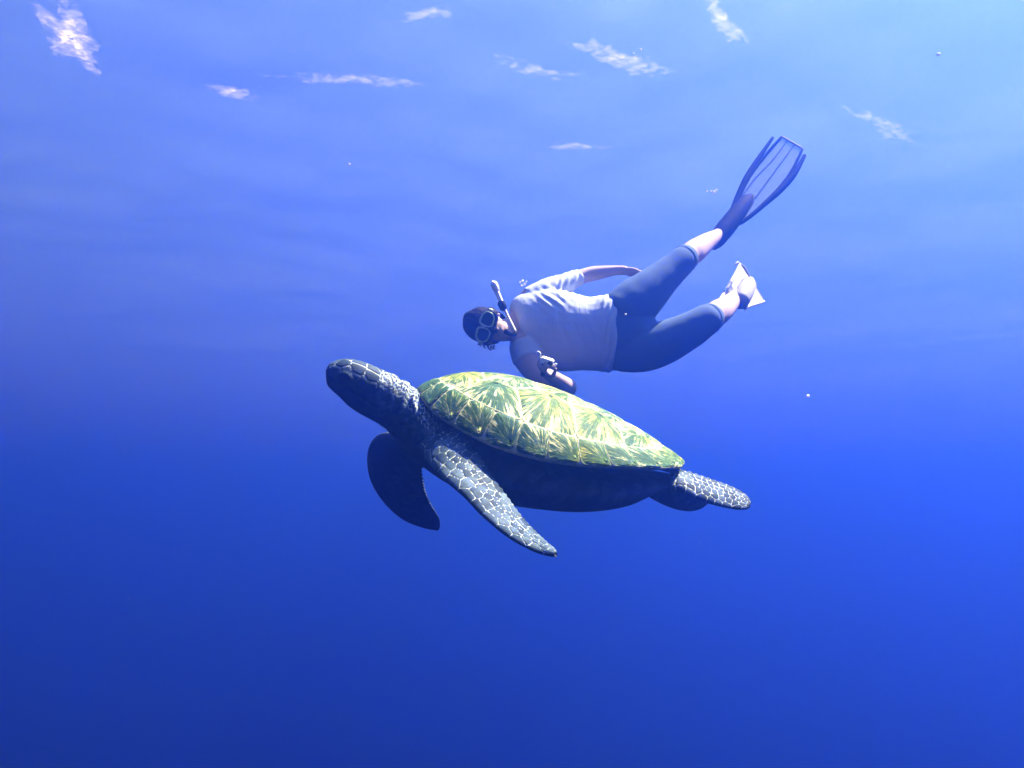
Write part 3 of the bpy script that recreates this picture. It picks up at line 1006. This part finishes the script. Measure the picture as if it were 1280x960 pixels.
def hand(wrist, d, nrm, curl, thumb_side, size=1.0, spread=0.06):
    """palm and five unequal jointed fingers; d along the hand, nrm out of the back of the hand"""
    d = Vector(d).normalized(); nrm = Vector(nrm); nrm = (nrm - d * nrm.dot(d)).normalized()
    s = d.cross(nrm).normalized() * thumb_side           # towards the thumb
    w = Vector(wrist)
    k = size
    out = [ellipsoid(w + d * 0.048 * k, (s * 0.041 * k, d * 0.056 * k, nrm * 0.0165 * k))]
    for i, (off, ln) in enumerate(((0.030, 0.072), (0.010, 0.082), (-0.011, 0.076), (-0.030, 0.060))):
        p = w + d * (0.088 - 0.006 * (i == 3)) * k + s * off * k
        P = [w + d * 0.05 * k + s * off * 0.8 * k, p]
        ang = 0.0
        for seg, fr in enumerate((0.45, 0.32, 0.23)):
            ang += curl[seg]
            dr = (d * math.cos(ang) - nrm * math.sin(ang) + s * (spread * (1.5 - i))).normalized()
            p = p + dr * ln * fr * k
            P.append(p)
        out.append(tube3(P, [0.010 * k, 0.0098 * k, 0.0092 * k, 0.0082 * k, 0.0068 * k], 10))
    b = w + d * 0.025 * k + s * 0.030 * k
    t1 = b + (s * 0.7 + d * 0.62 - nrm * 0.25).normalized() * 0.038 * k
    t2 = t1 + (s * 0.25 + d * 0.85 - nrm * (0.3 + 0.5 * curl[0])).normalized() * 0.032 * k
    t3 = t2 + (d * 0.85 - s * 0.15 - nrm * (0.35 + 0.6 * curl[0])).normalized() * 0.024 * k
    out.append(tube3([w + d * 0.02 * k + s * 0.012 * k, b, t1, t2, t3], [0.014 * k, 0.0135 * k, 0.0115 * k, 0.0105 * k, 0.008 * k], 10))
    return out
pieces += hand(at(779, 338, 4.85), (at(800, 343, 4.87) - at(779, 338, 4.85)), (0.0, 0.3, 1.0), (0.15, 0.3, 0.25), 1)
FIST = at(686, 468, 4.325)
fd = (at(676, 459, 4.25) - FIST)
pieces += hand(FIST, fd, (-0.75, -0.1, -0.6), (0.95, 1.35, 0.9), 1)
# feet run into the fins
FOOT_A = (at(897, 296, 5.17), at(893, 303, 5.16), at(938, 246, 5.42))
FOOT_B = (at(917, 374, 5.06), at(924, 378, 5.04), at(938, 351, 5.24))
for an, heel, toe in (FOOT_A, FOOT_B):
    d = (toe - heel)
    pieces.append(tube3([heel, heel + d * 0.3, heel + d * 0.62, heel + d * 0.85], [0.034, 0.038, 0.036, 0.026], 16))
    pieces.append(tube3([an, (an + heel) / 2 + d * 0.08, heel + d * 0.2], [0.035, 0.036, 0.034], 14))
skin_body = fuse('body', pieces, 0.0055, 5, M_HSKIN, person, P_INV)
skin_body['label'] = 'bare forearms, calves, neck and face'

# shirt: loose over trunk and upper arms, ruffled at shoulder and hem
def shirt_fold(co):
    w = co + np.array(person.location)
    px = w[:, 0] / w[:, 1] * FPX + 640
    py = 480 - w[:, 2] / w[:, 1] * FPX
    n = np.array([mnoise.noise(Vector((a * 9, b * 9, c * 4))) for a, b, c in co])
    n2 = np.array([mnoise.noise(Vector((a * 16 + c * 10, b * 8, c * 6 - a * 4))) for a, b, c in co])
    f = 0.0045 * n + 0.003 * n2
    hem = np.exp(-((px - 768) / 14) ** 2)                   # gathers above the hem
    f += hem * 0.0045 * np.sin((px + 0.25 * (py - 415)) * 0.75 + 2 * n)
    d = (px - 700) * 0.8 + (py - 352) * 0.25                # creases where the sleeve bends
    slv = np.exp(-((px - 708) / 22) ** 2 - ((py - 355) / 14) ** 2)
    f += slv * 0.0045 * np.sin(d * 0.85 + 3 * n)
    shd = np.exp(-((px - 690) / 18) ** 2 - ((py - 372) / 12) ** 2)
    f += shd * 0.0045 * np.sin((px * 0.55 - py * 0.6) * 0.9 + 3 * n)
    return f
fuse('shirt', [loft(TORSO, inflate=0.020, frac=(0.09, 0.80), cap=0.12), loft(ARM_A, inflate=0.007, frac=(0, 0.56), cap=0.1), loft(ARM_B, inflate=0.009, frac=(0, 0.15), cap=0.1)],
     0.0075, 4, M_SHIRT, person, P_INV, shirt_fold)
def legg_fold(co):
    return 0.002 * np.array([mnoise.noise(Vector((a * 14, b * 14, c * 14))) for a, b, c in co])
leggings = fuse('leggings', [loft(TORSO, inflate=0.008, frac=(0.56, 1)), loft(LEG_A, inflate=0.007, frac=(0, 0.50), cap=(0.8, 0.1)), loft(LEG_B, inflate=0.007, frac=(0, 0.51), cap=(0.8, 0.1))],
     0.0075, 5, M_LEGG, person, P_INV, legg_fold)
# hems below the knees
for sec, fr in ((LEG_A, 0.50), (LEG_B, 0.51)):
    v, f = loft(sec, inflate=0.0095, frac=(fr - 0.022, fr + 0.003), close=False, n=200, m=40)
    mesh_obj('hem', v, f, M_LEGG, leggings, inv=P_INV)

# hair: a cap over the skull with loose wisps
V, F = [], []
n_, m2 = 64, 40
for i in range(m2):
    for j in range(n_):
        p = math.pi * 0.62 * i / (m2 - 1)
        q = 2 * math.pi * j / n_
        # lower at the nape than at the forehead
        p *= 1.0 + 0.30 * (-math.sin(q)) if math.sin(q) < 0 else 1.0 - 0.28 * math.sin(q)
        k = 1 + 0.05 * mnoise.noise(Vector((math.cos(q) * 3, math.sin(q) * 3, p * 2.5))) + 0.03 * mnoise.noise(Vector((q * 9, p * 2, 1)))
        V.append(hp(0.096 * k * math.sin(p) * math.cos(q), 0.018 + 0.128 * k * math.cos(p), -0.020 + 0.116 * k * math.sin(p) * math.sin(q)))
hair = mesh_obj('hair', V, grid_faces(m2, n_), M_HAIR, person, inv=P_INV)
for i in range(6):
    s = 1
    a = random.uniform(-0.5, 0.9)
    st = hp(s * 0.088, -0.01 + random.uniform(-0.05, 0.07), -0.03 + random.uniform(-0.04, 0.04))
    dv = Vector((random.uniform(-0.5, 0.5), random.uniform(-0.3, 0.3), -s * -1.0 * (1 if s > 0 else -1))).normalized()
    dv = (H_rt * s * 0.7 + H_up * random.uniform(-0.9, 0.1) + Vector((random.uniform(-.3, .3),) * 3)).normalized()
    L = random.uniform(0.02, 0.045)
    side = dv.orthogonal().normalized()
    P = [st + dv * L * k + side * 0.012 * math.sin(k * 3 + a) for k in (0, 0.3, 0.6, 0.85, 1.0)]
    v, f = tube3(P, [0.007, 0.006, 0.0045, 0.003, 0.001], 6)
    mesh_obj('hair_lock', v, f, M_HAIR, hair, inv=P_INV)

# diving mask: skirt, two framed lenses, nose pocket, strap
mask = None
def face_surf(r, u):
    return 0.098 - 3.2 * r * r - 0.5 * (u + 0.01) ** 2
V, F = [], []
na, nr = 56, 7
for i in range(nr):
    k = i / (nr - 1)
    for j in range(na):
        a = 2 * math.pi * j / na
        ca, sa = math.cos(a), math.sin(a)
        r = (0.086 - 0.004 * k) * math.copysign(abs(ca) ** 0.6, ca)
        u = 0.012 + (0.052 - 0.004 * k) * math.copysign(abs(sa) ** 0.65, sa)
        if sa < 0:                                         # notch over the nose
            u += 0.012 * math.exp(-(r / 0.02) ** 2) * -1.2
        fo = face_surf(r * 0.85, u) - 0.045 + 0.052 * k
        V.append(hp(r, u, fo))
skirt_F = grid_faces(nr, na)
c0 = len(V)
V.append(hp(0, 0.012, face_surf(0, 0) + 0.003))
skirt_F += [(c0, (nr - 1) * na + j, (nr - 1) * na + (j + 1) % na) for j in range(na)]
mask = mesh_obj('diving_mask', V, skirt_F, M_RUBBER, person, inv=P_INV)
for s in (1, -1):
    out, cen = [], (s * 0.0415, 0.014)
    for j in range(48):
        a = 2 * math.pi * j / 48
        ca, sa = math.cos(a), math.sin(a)
        r = cen[0] + 0.036 * math.copysign(abs(ca) ** 0.7, ca)
        u = cen[1] + (0.030 if sa > 0 else 0.036) * math.copysign(abs(sa) ** 0.75, sa) * (1.0 - 0.18 * s * ca)
        out.append((r, u))
    ring = [hp(r, u, face_surf(r * 0.8, u) + 0.016) for r, u in out]
    V, F = [], []
    for j in range(48):
        t = (ring[(j + 1) % 48] - ring[j - 1]).normalized()
        e1 = H_fw; e2 = t.cross(e1).normalized()
        for q in range(8):
            b = 2 * math.pi * q / 8
            V.append(ring[j] + (e1 * math.cos(b) * 1.4 + e2 * math.sin(b)) * (0.0034 + 0.0022 * (j < 24)))
    for j in range(48):
        for q in range(8):
            F.append((j * 8 + q, j * 8 + (q + 1) % 8, ((j + 1) % 48) * 8 + (q + 1) % 8, ((j + 1) % 48) * 8 + q))
    mesh_obj('lens_frame', V, F, M_FRAME, mask, inv=P_INV)
    V = [hp(r, u, face_surf(r * 0.8, u) + 0.014) for r, u in out] + [hp(*cen, face_surf(cen[0] * 0.8, cen[1]) + 0.016)]
    mesh_obj('lens', V, [(48, j, (j + 1) % 48) for j in range(48)], M_LENS, mask, inv=P_INV)
    # buckle at the side of the frame
    v, f = ellipsoid(hp(s * 0.090, 0.016, 0.040), (H_rt * 0.008, H_up * 0.013, H_fw * 0.016), 14, 8)
    mesh_obj('buckle', v, f, M_FRAME, mask, inv=P_INV)
v, f = ellipsoid(hp(0, -0.030, 0.100), (H_rt * 0.019, H_up * 0.030, H_fw * 0.026), 20, 12)
mesh_obj('nose_pocket', v, f, M_RUBBER, mask, inv=P_INV)
V = []
for i in range(40):
    a = math.pi * (0.0 + 1.0 * i / 39)
    for du in (-0.011, 0.011):
        V.append(hp(0.103 * math.cos(a), 0.022 + du, 0.035 - 0.165 * math.sin(a)))
mesh_obj('strap', V, [(2 * i, 2 * i + 1, 2 * i + 3, 2 * i + 2) for i in range(39)], M_RUBBER, mask, inv=P_INV)

# snorkel: tube past the temple, bend and mouthpiece
SN = [at(618, 356, 4.56), at(620, 362, 4.56), at(625, 374, 4.555), at(630, 385, 4.55), at(635, 396, 4.545), at(640, 406, 4.53), at(644, 414, 4.515)]
SNr = resample([list(p) for p in SN], 60)
v, f = tube3([Vector(p) for p in SNr], [0.0125 if i < 28 else 0.0075 for i in range(60)], 16)
snork = mesh_obj('snorkel', v, f, M_TUBE, person, inv=P_INV)
v, f = tube3([at(616.6, 353, 4.56), at(617.6, 355.4, 4.56), at(619.5, 360, 4.56), at(621.2, 364, 4.56)], [0.015, 0.0185, 0.0185, 0.0145], 16)
mesh_obj('splash_guard', v, f, M_TUBE, snork, inv=P_INV)
v, f = tube3([at(626, 378, 4.552), at(629.5, 386, 4.548)], [0.020, 0.020], 14)
mesh_obj('snorkel_keeper', v, f, M_RUBBER, snork, inv=P_INV)
v, f = tube3([at(644.5, 415, 4.513), at(644, 418, 4.505), at(639, 418, 4.50), at(632, 414, 4.51)], [0.0095, 0.010, 0.011, 0.015], 14)
mesh_obj('mouthpiece', v, f, M_RUBBER, snork, inv=P_INV)

# ---- fins
def strip(Pa, Pb, nrm, th, name, mat, parent, n=30, w=9):
    """thin solid sheet between two edge lines"""
    A = resample([list(p) for p in Pa], n); B = resample([list(p) for p in Pb], n)
    V = []
    for sgn in (1, -1):
        for i in range(n):
            for j in range(w):
                k = j / (w - 1)
                V.append(Vector(A[i] * (1 - k) + B[i] * k) + nrm * (sgn * th / 2))
    F = grid_faces(n, w, False)
    o_ = n * w
    F2 = [tuple(x + o_ for x in q[::-1]) for q in F]
    S = []
    for i in range(n - 1):
        S.append((i * w, i * w + w, i * w + w + o_, i * w + o_)); S.append((i * w + w - 1, i * w + w - 1 + o_, i * w + 2 * w - 1 + o_, i * w + 2 * w - 1))
    for j in range(w - 1):
        S.append((j, j + o_, j + 1 + o_, j + 1)); b = (n - 1) * w
        S.append((b + j, b + j + 1, b + j + 1 + o_, b + j + o_))
    return mesh_obj(name, V, F + F2 + S, mat, parent, inv=P_INV, smooth=False)

def bar(P, R, name, mat, parent, n=40, m=10):
    Q = resample([list(p) for p in P], n)
    r = np.interp(np.linspace(0, 1, n), np.linspace(0, 1, len(R)), R)
    v, f = tube3([Vector(p) for p in Q], list(r), m)
    return mesh_obj(name, v, f, mat, parent, inv=P_INV)

# raised fin: dark side rails that fork at the tip, clear channelled blade, dark foot pocket
def fy(py):                                     # distance grows towards the tip
    return 5.20 + (300 - py) / 130 * 0.45
heelA, toeA = FOOT_A[1], FOOT_A[2]
dA = (toeA - heelA)
nA = dA.cross(at(1008, 195, 5.5) - at(966, 170, 5.5)).normalized()
v, f = tube3([heelA - dA * 0.05, heelA + dA * 0.05, heelA + dA * 0.30, heelA + dA * 0.62, heelA + dA * 0.90, heelA + dA * 1.02], [0.036, 0.050, 0.055, 0.052, 0.044, 0.020], 20)
finA = mesh_obj('swim_fin', v, f, M_RUBBER, person, inv=P_INV)
finA['label'] = 'dark swim fin with clear blade, raised'
pA = lambda x, y: at(x, y, fy(y))
rail_l = [pA(905, 283), pA(913, 266), pA(922, 245), pA(935, 219), pA(951, 194), pA(966, 172)]
rail_r = [pA(925, 279), pA(938, 270), pA(957, 254), pA(977, 236), pA(993, 217), pA(1006, 194)]
inl = [pA(905, 283), pA(914, 266), pA(924, 246), pA(938, 219), pA(956, 195), pA(977, 171)]
inr = [pA(925, 279), pA(938, 269), pA(956, 253), pA(975, 234), pA(990, 213), pA(1003, 187)]
bar(rail_l, [0.013, 0.013, 0.019, 0.015, 0.009], 'side_rail', M_RUBBER, finA)
bar(rail_r, [0.013, 0.014, 0.019, 0.019, 0.011], 'side_rail', M_RUBBER, finA)
bar(inl, [0.009, 0.009, 0.011, 0.010, 0.008], 'side_rail', M_RUBBER, finA)
bar(inr, [0.009, 0.009, 0.011, 0.010, 0.008], 'side_rail', M_RUBBER, finA)
blA = strip(inl, inr[:-1] + [pA(1003, 186)], nA, 0.004, 'blade', M_BLADE, finA)
bar([pA(926, 247), pA(945, 222), pA(966, 200), pA(984, 176)], [0.006, 0.005, 0.004], 'blade_rib', M_RIB, finA)
bar([pA(944, 248), pA(960, 226), pA(977, 203), pA(993, 181)], [0.006, 0.005, 0.004], 'blade_rib', M_RIB, finA)
bar([pA(977, 170.5), pA(990, 178), pA(1004, 186)], [0.006, 0.007, 0.006], 'tip_edge', M_WFIN, finA, 12)

# trailing fin, seen nearly end on: pale plastic
heelB, toeB = FOOT_B[1], FOOT_B[2]
dB = toeB - heelB
v, f = tube3([heelB + dB * 0.02, heelB + dB * 0.12, heelB + dB * 0.45, heelB + dB * 0.80, heelB + dB * 1.05], [0.047, 0.053, 0.054, 0.048, 0.020], 20)
finB = mesh_obj('swim_fin', v, f, M_WFIN, person, inv=P_INV)
finB['label'] = 'pale swim fin with blade pointing away'
bl = [at(897, 379, 5.02), at(905, 367, 5.12), at(914, 352, 5.26), at(921, 339, 5.44), at(925, 330, 5.62)]
br = [at(931, 386, 5.06), at(936, 383, 5.16), at(942, 381, 5.30), at(949, 379, 5.48), at(955, 377, 5.66)]
nB = (bl[-1] - bl[0]).cross(br[0] - bl[0]).normalized()
strip(bl, br, nB, 0.005, 'blade', M_WFIN, finB)
bar(bl, [0.010, 0.012, 0.011, 0.010, 0.008], 'side_rail', M_WFIN, finB)
bar(br, [0.008, 0.010, 0.010, 0.009, 0.008], 'side_rail', M_WFIN, finB)
bar([at(925, 330, 5.62), at(930, 334, 5.64), at(941, 355, 5.66), at(955, 377, 5.66)], [0.006, 0.010, 0.009, 0.006], 'tip_edge', M_WFIN, finB, 20)
bar([at(925, 330, 5.62), at(922, 328.5, 5.60), at(919, 331, 5.58)], [0.008, 0.009, 0.005], 'tip_curl', M_WFIN, finB, 10)

# ------------------------------------------------------------------ action camera in the lowered hand
cl = at(684, 452, 4.24)
acam = empty('action_camera', cl)
tag(acam, 'small pale action camera with curved clip in the snorkeller\'s lowered hand', 'camera')
CI = Matrix.Translation(-cl)
ux = (at(693, 455, 4.24) - at(678, 450, 4.24)).normalized()
uz = Vector((0, -0.35, 0.94)); uz = (uz - ux * uz.dot(ux)).normalized()
uy = uz.cross(ux)
def rbox(c, sx, sy, sz, bev, name, mat, parent, inv):
    bm = bmesh.new()
    bmesh.ops.create_cube(bm, size=1.0)
    for v in bm.verts:
        v.co = Vector((v.co.x * sx, v.co.y * sy, v.co.z * sz))
    bmesh.ops.bevel(bm, geom=bm.edges[:], offset=bev, segments=3, affect='EDGES', profile=0.6)
    R = Matrix((ux, uy, uz)).transposed()
    V = [R @ v.co + c for v in bm.verts]
    bm.verts.index_update()
    F = [[v.index for v in f.verts] for f in bm.faces]
    bm.free()
    return mesh_obj(name, V, F, mat, parent, inv=inv)
rbox(cl, 0.062, 0.034, 0.036, 0.009, 'housing', M_TUBE, acam, CI)
lo = cl - uy * 0.020 + ux * 0.014
v, f = tube3([cl - uy * 0.012 + ux * 0.014, cl - uy * 0.021 + ux * 0.014], [0.012, 0.012], 20)
mesh_obj('lens', v, f, M_RUBBER, acam, inv=CI)
for dx in (-0.018, 0.0, 0.022):
    v, f = ellipsoid(cl + ux * dx - uz * 0.014 - uy * 0.016, (ux * 0.005, uy * 0.003, uz * 0.004), 12, 8)
    mesh_obj('button', v, f, M_RUBBER, acam, inv=CI)
v, f = tube3([Vector(p) for p in resample([list(cl - ux * 0.030 - uz * 0.004), list(cl - ux * 0.040 + uz * 0.010), list(cl - ux * 0.046 + uz * 0.028), list(cl - ux * 0.056 + uz * 0.032), list(cl - ux * 0.062 + uz * 0.024)], 20)], list(np.linspace(0.007, 0.004, 20)), 10)
mesh_obj('clip', v, f, M_TUBE, acam, inv=CI)
v, f = tube3([cl + ux * 0.028 - uz * 0.010, cl + ux * 0.042 - uz * 0.004, cl + ux * 0.046 + uz * 0.004], [0.007, 0.007, 0.005], 10)
mesh_obj('latch', v, f, M_TUBE, acam, inv=CI)
v, f = tube3([cl - uz * 0.012, cl - uz * 0.040, cl - uz * 0.075], [0.012, 0.012, 0.012], 14)
mesh_obj('grip', v, f, M_RUBBER, acam, inv=CI)

# ------------------------------------------------------------------ air bubbles
def bubble_material():
    m, t, b, o = mat_new('air_bubble')
    t.nodes.remove(b)
    b = nd(t, 'ShaderNodeBsdfPrincipled')
    b.inputs['Base Color'].default_value = (0.9, 0.9, 0.92, 1); b.inputs['Roughness'].default_value = 0.15
    n = nd(t, 'ShaderNodeTexNoise'); n.inputs['Scale'].default_value = 3
    f = ramp(t, [(0.4, (0.55,) * 3), (0.6, (0.95,) * 3)], n.outputs[0])
    tr = nd(t, 'ShaderNodeBsdfTransparent')
    mx = nd(t, 'ShaderNodeMixShader')
    t.links.new(f.outputs[0], mx.inputs[0]); t.links.new(tr.outputs[0], mx.inputs[1]); t.links.new(b.outputs[0], mx.inputs[2])
    t.links.new(mx.outputs[0], o.inputs['Surface'])
    return m
M_BUB = bubble_material()
bm = bmesh.new(); bmesh.ops.create_icosphere(bm, subdivisions=3, radius=1.0)
for v in bm.verts:
    v.co.z *= 0.82
    v.co *= 1 + 0.04 * mnoise.noise(v.co * 1.5)
bub_me = bpy.data.meshes.new('bubble'); bm.to_mesh(bub_me); bm.free()
bub_me.polygons.foreach_set('use_smooth', [True] * len(bub_me.polygons)); bub_me.materials.append(M_BUB)
def bubble(px, py, Y, rpx, label, group=None):
    o = bpy.data.objects.new('bubble', bub_me); C.objects.link(o)
    o.location = at(px, py, Y); r = rpx * Y / FPX; o.scale = (r, r, r)
    tag(o, label, 'bubble', group)
for x, y, r in ((650, 353, 1.1), (653, 351, 1.5), (656, 355, 1.8), (652, 357, 1.4), (658, 352, 1.1)):
    bubble(x, y, 4.66, r, 'tiny silver air bubble rising off the shirt shoulder', 'bubbles by the shoulder')
for x, y, r in ((893, 240, 2.2), (889, 239, 1.2), (896, 237, 1.0), (884, 239, 1.0)):
    bubble(x, y, 4.7, r, 'tiny silver air bubble beside the raised fin blade', 'bubbles by the raised fin')
bubble(1173, 68, 4.4, 2.6, 'lone silver air bubble high in the brightest water, above the raised fin tip')
bubble(1010, 495, 4.0, 2.2, 'lone air bubble in open water level with the shell')
bubble(782, 393, 4.56, 1.6, 'single air bubble in front of the dark leggings')
bubble(801, 62, 5.0, 1.6, 'sparkling air bubble by the bright glint wisp', 'bubbles by the glint wisp')
bubble(792, 67, 5.0, 1.4, 'sparkling air bubble by the bright glint wisp', 'bubbles by the glint wisp')
bubble(437, 205, 4.5, 1.5, 'lone small air bubble in open water above the turtle head')

# everything above was laid out in the camera's own level frame: turn it to the tilted camera
for o in [turtle, person, acam] + [x for x in C.objects if x.name.startswith('bubble')]:
    o.matrix_basis = RC @ Matrix.LocRotScale(o.location, o.rotation_euler, o.scale)

# ------------------------------------------------------------------ drifting plankton
pr = random.Random(3)
V, F = [], []
for i in range(420):
    c = Vector((pr.uniform(-6, 6), pr.uniform(1.2, 9), pr.uniform(-3.5, 3.5)))
    r = pr.uniform(0.0006, 0.0017)
    b = len(V)
    for d in ((1, 0, 0), (-1, 0, 0), (0, 1, 0), (0, -1, 0), (0, 0, 1), (0, 0, -1)):
        V.append(c + Vector(d) * r * pr.uniform(0.5, 1.2))
    for q in ((0, 2, 4), (2, 1, 4), (1, 3, 4), (3, 0, 4), (2, 0, 5), (1, 2, 5), (3, 1, 5), (0, 3, 5)):
        F.append(tuple(b + k for k in q))
tag(mesh_obj('plankton', V, F, plain('plankton', (0.5, 0.5, 0.48), 0.8, 0.1, 0.2)), 'fine pale specks drifting through the water', 'plankton', kind='stuff')
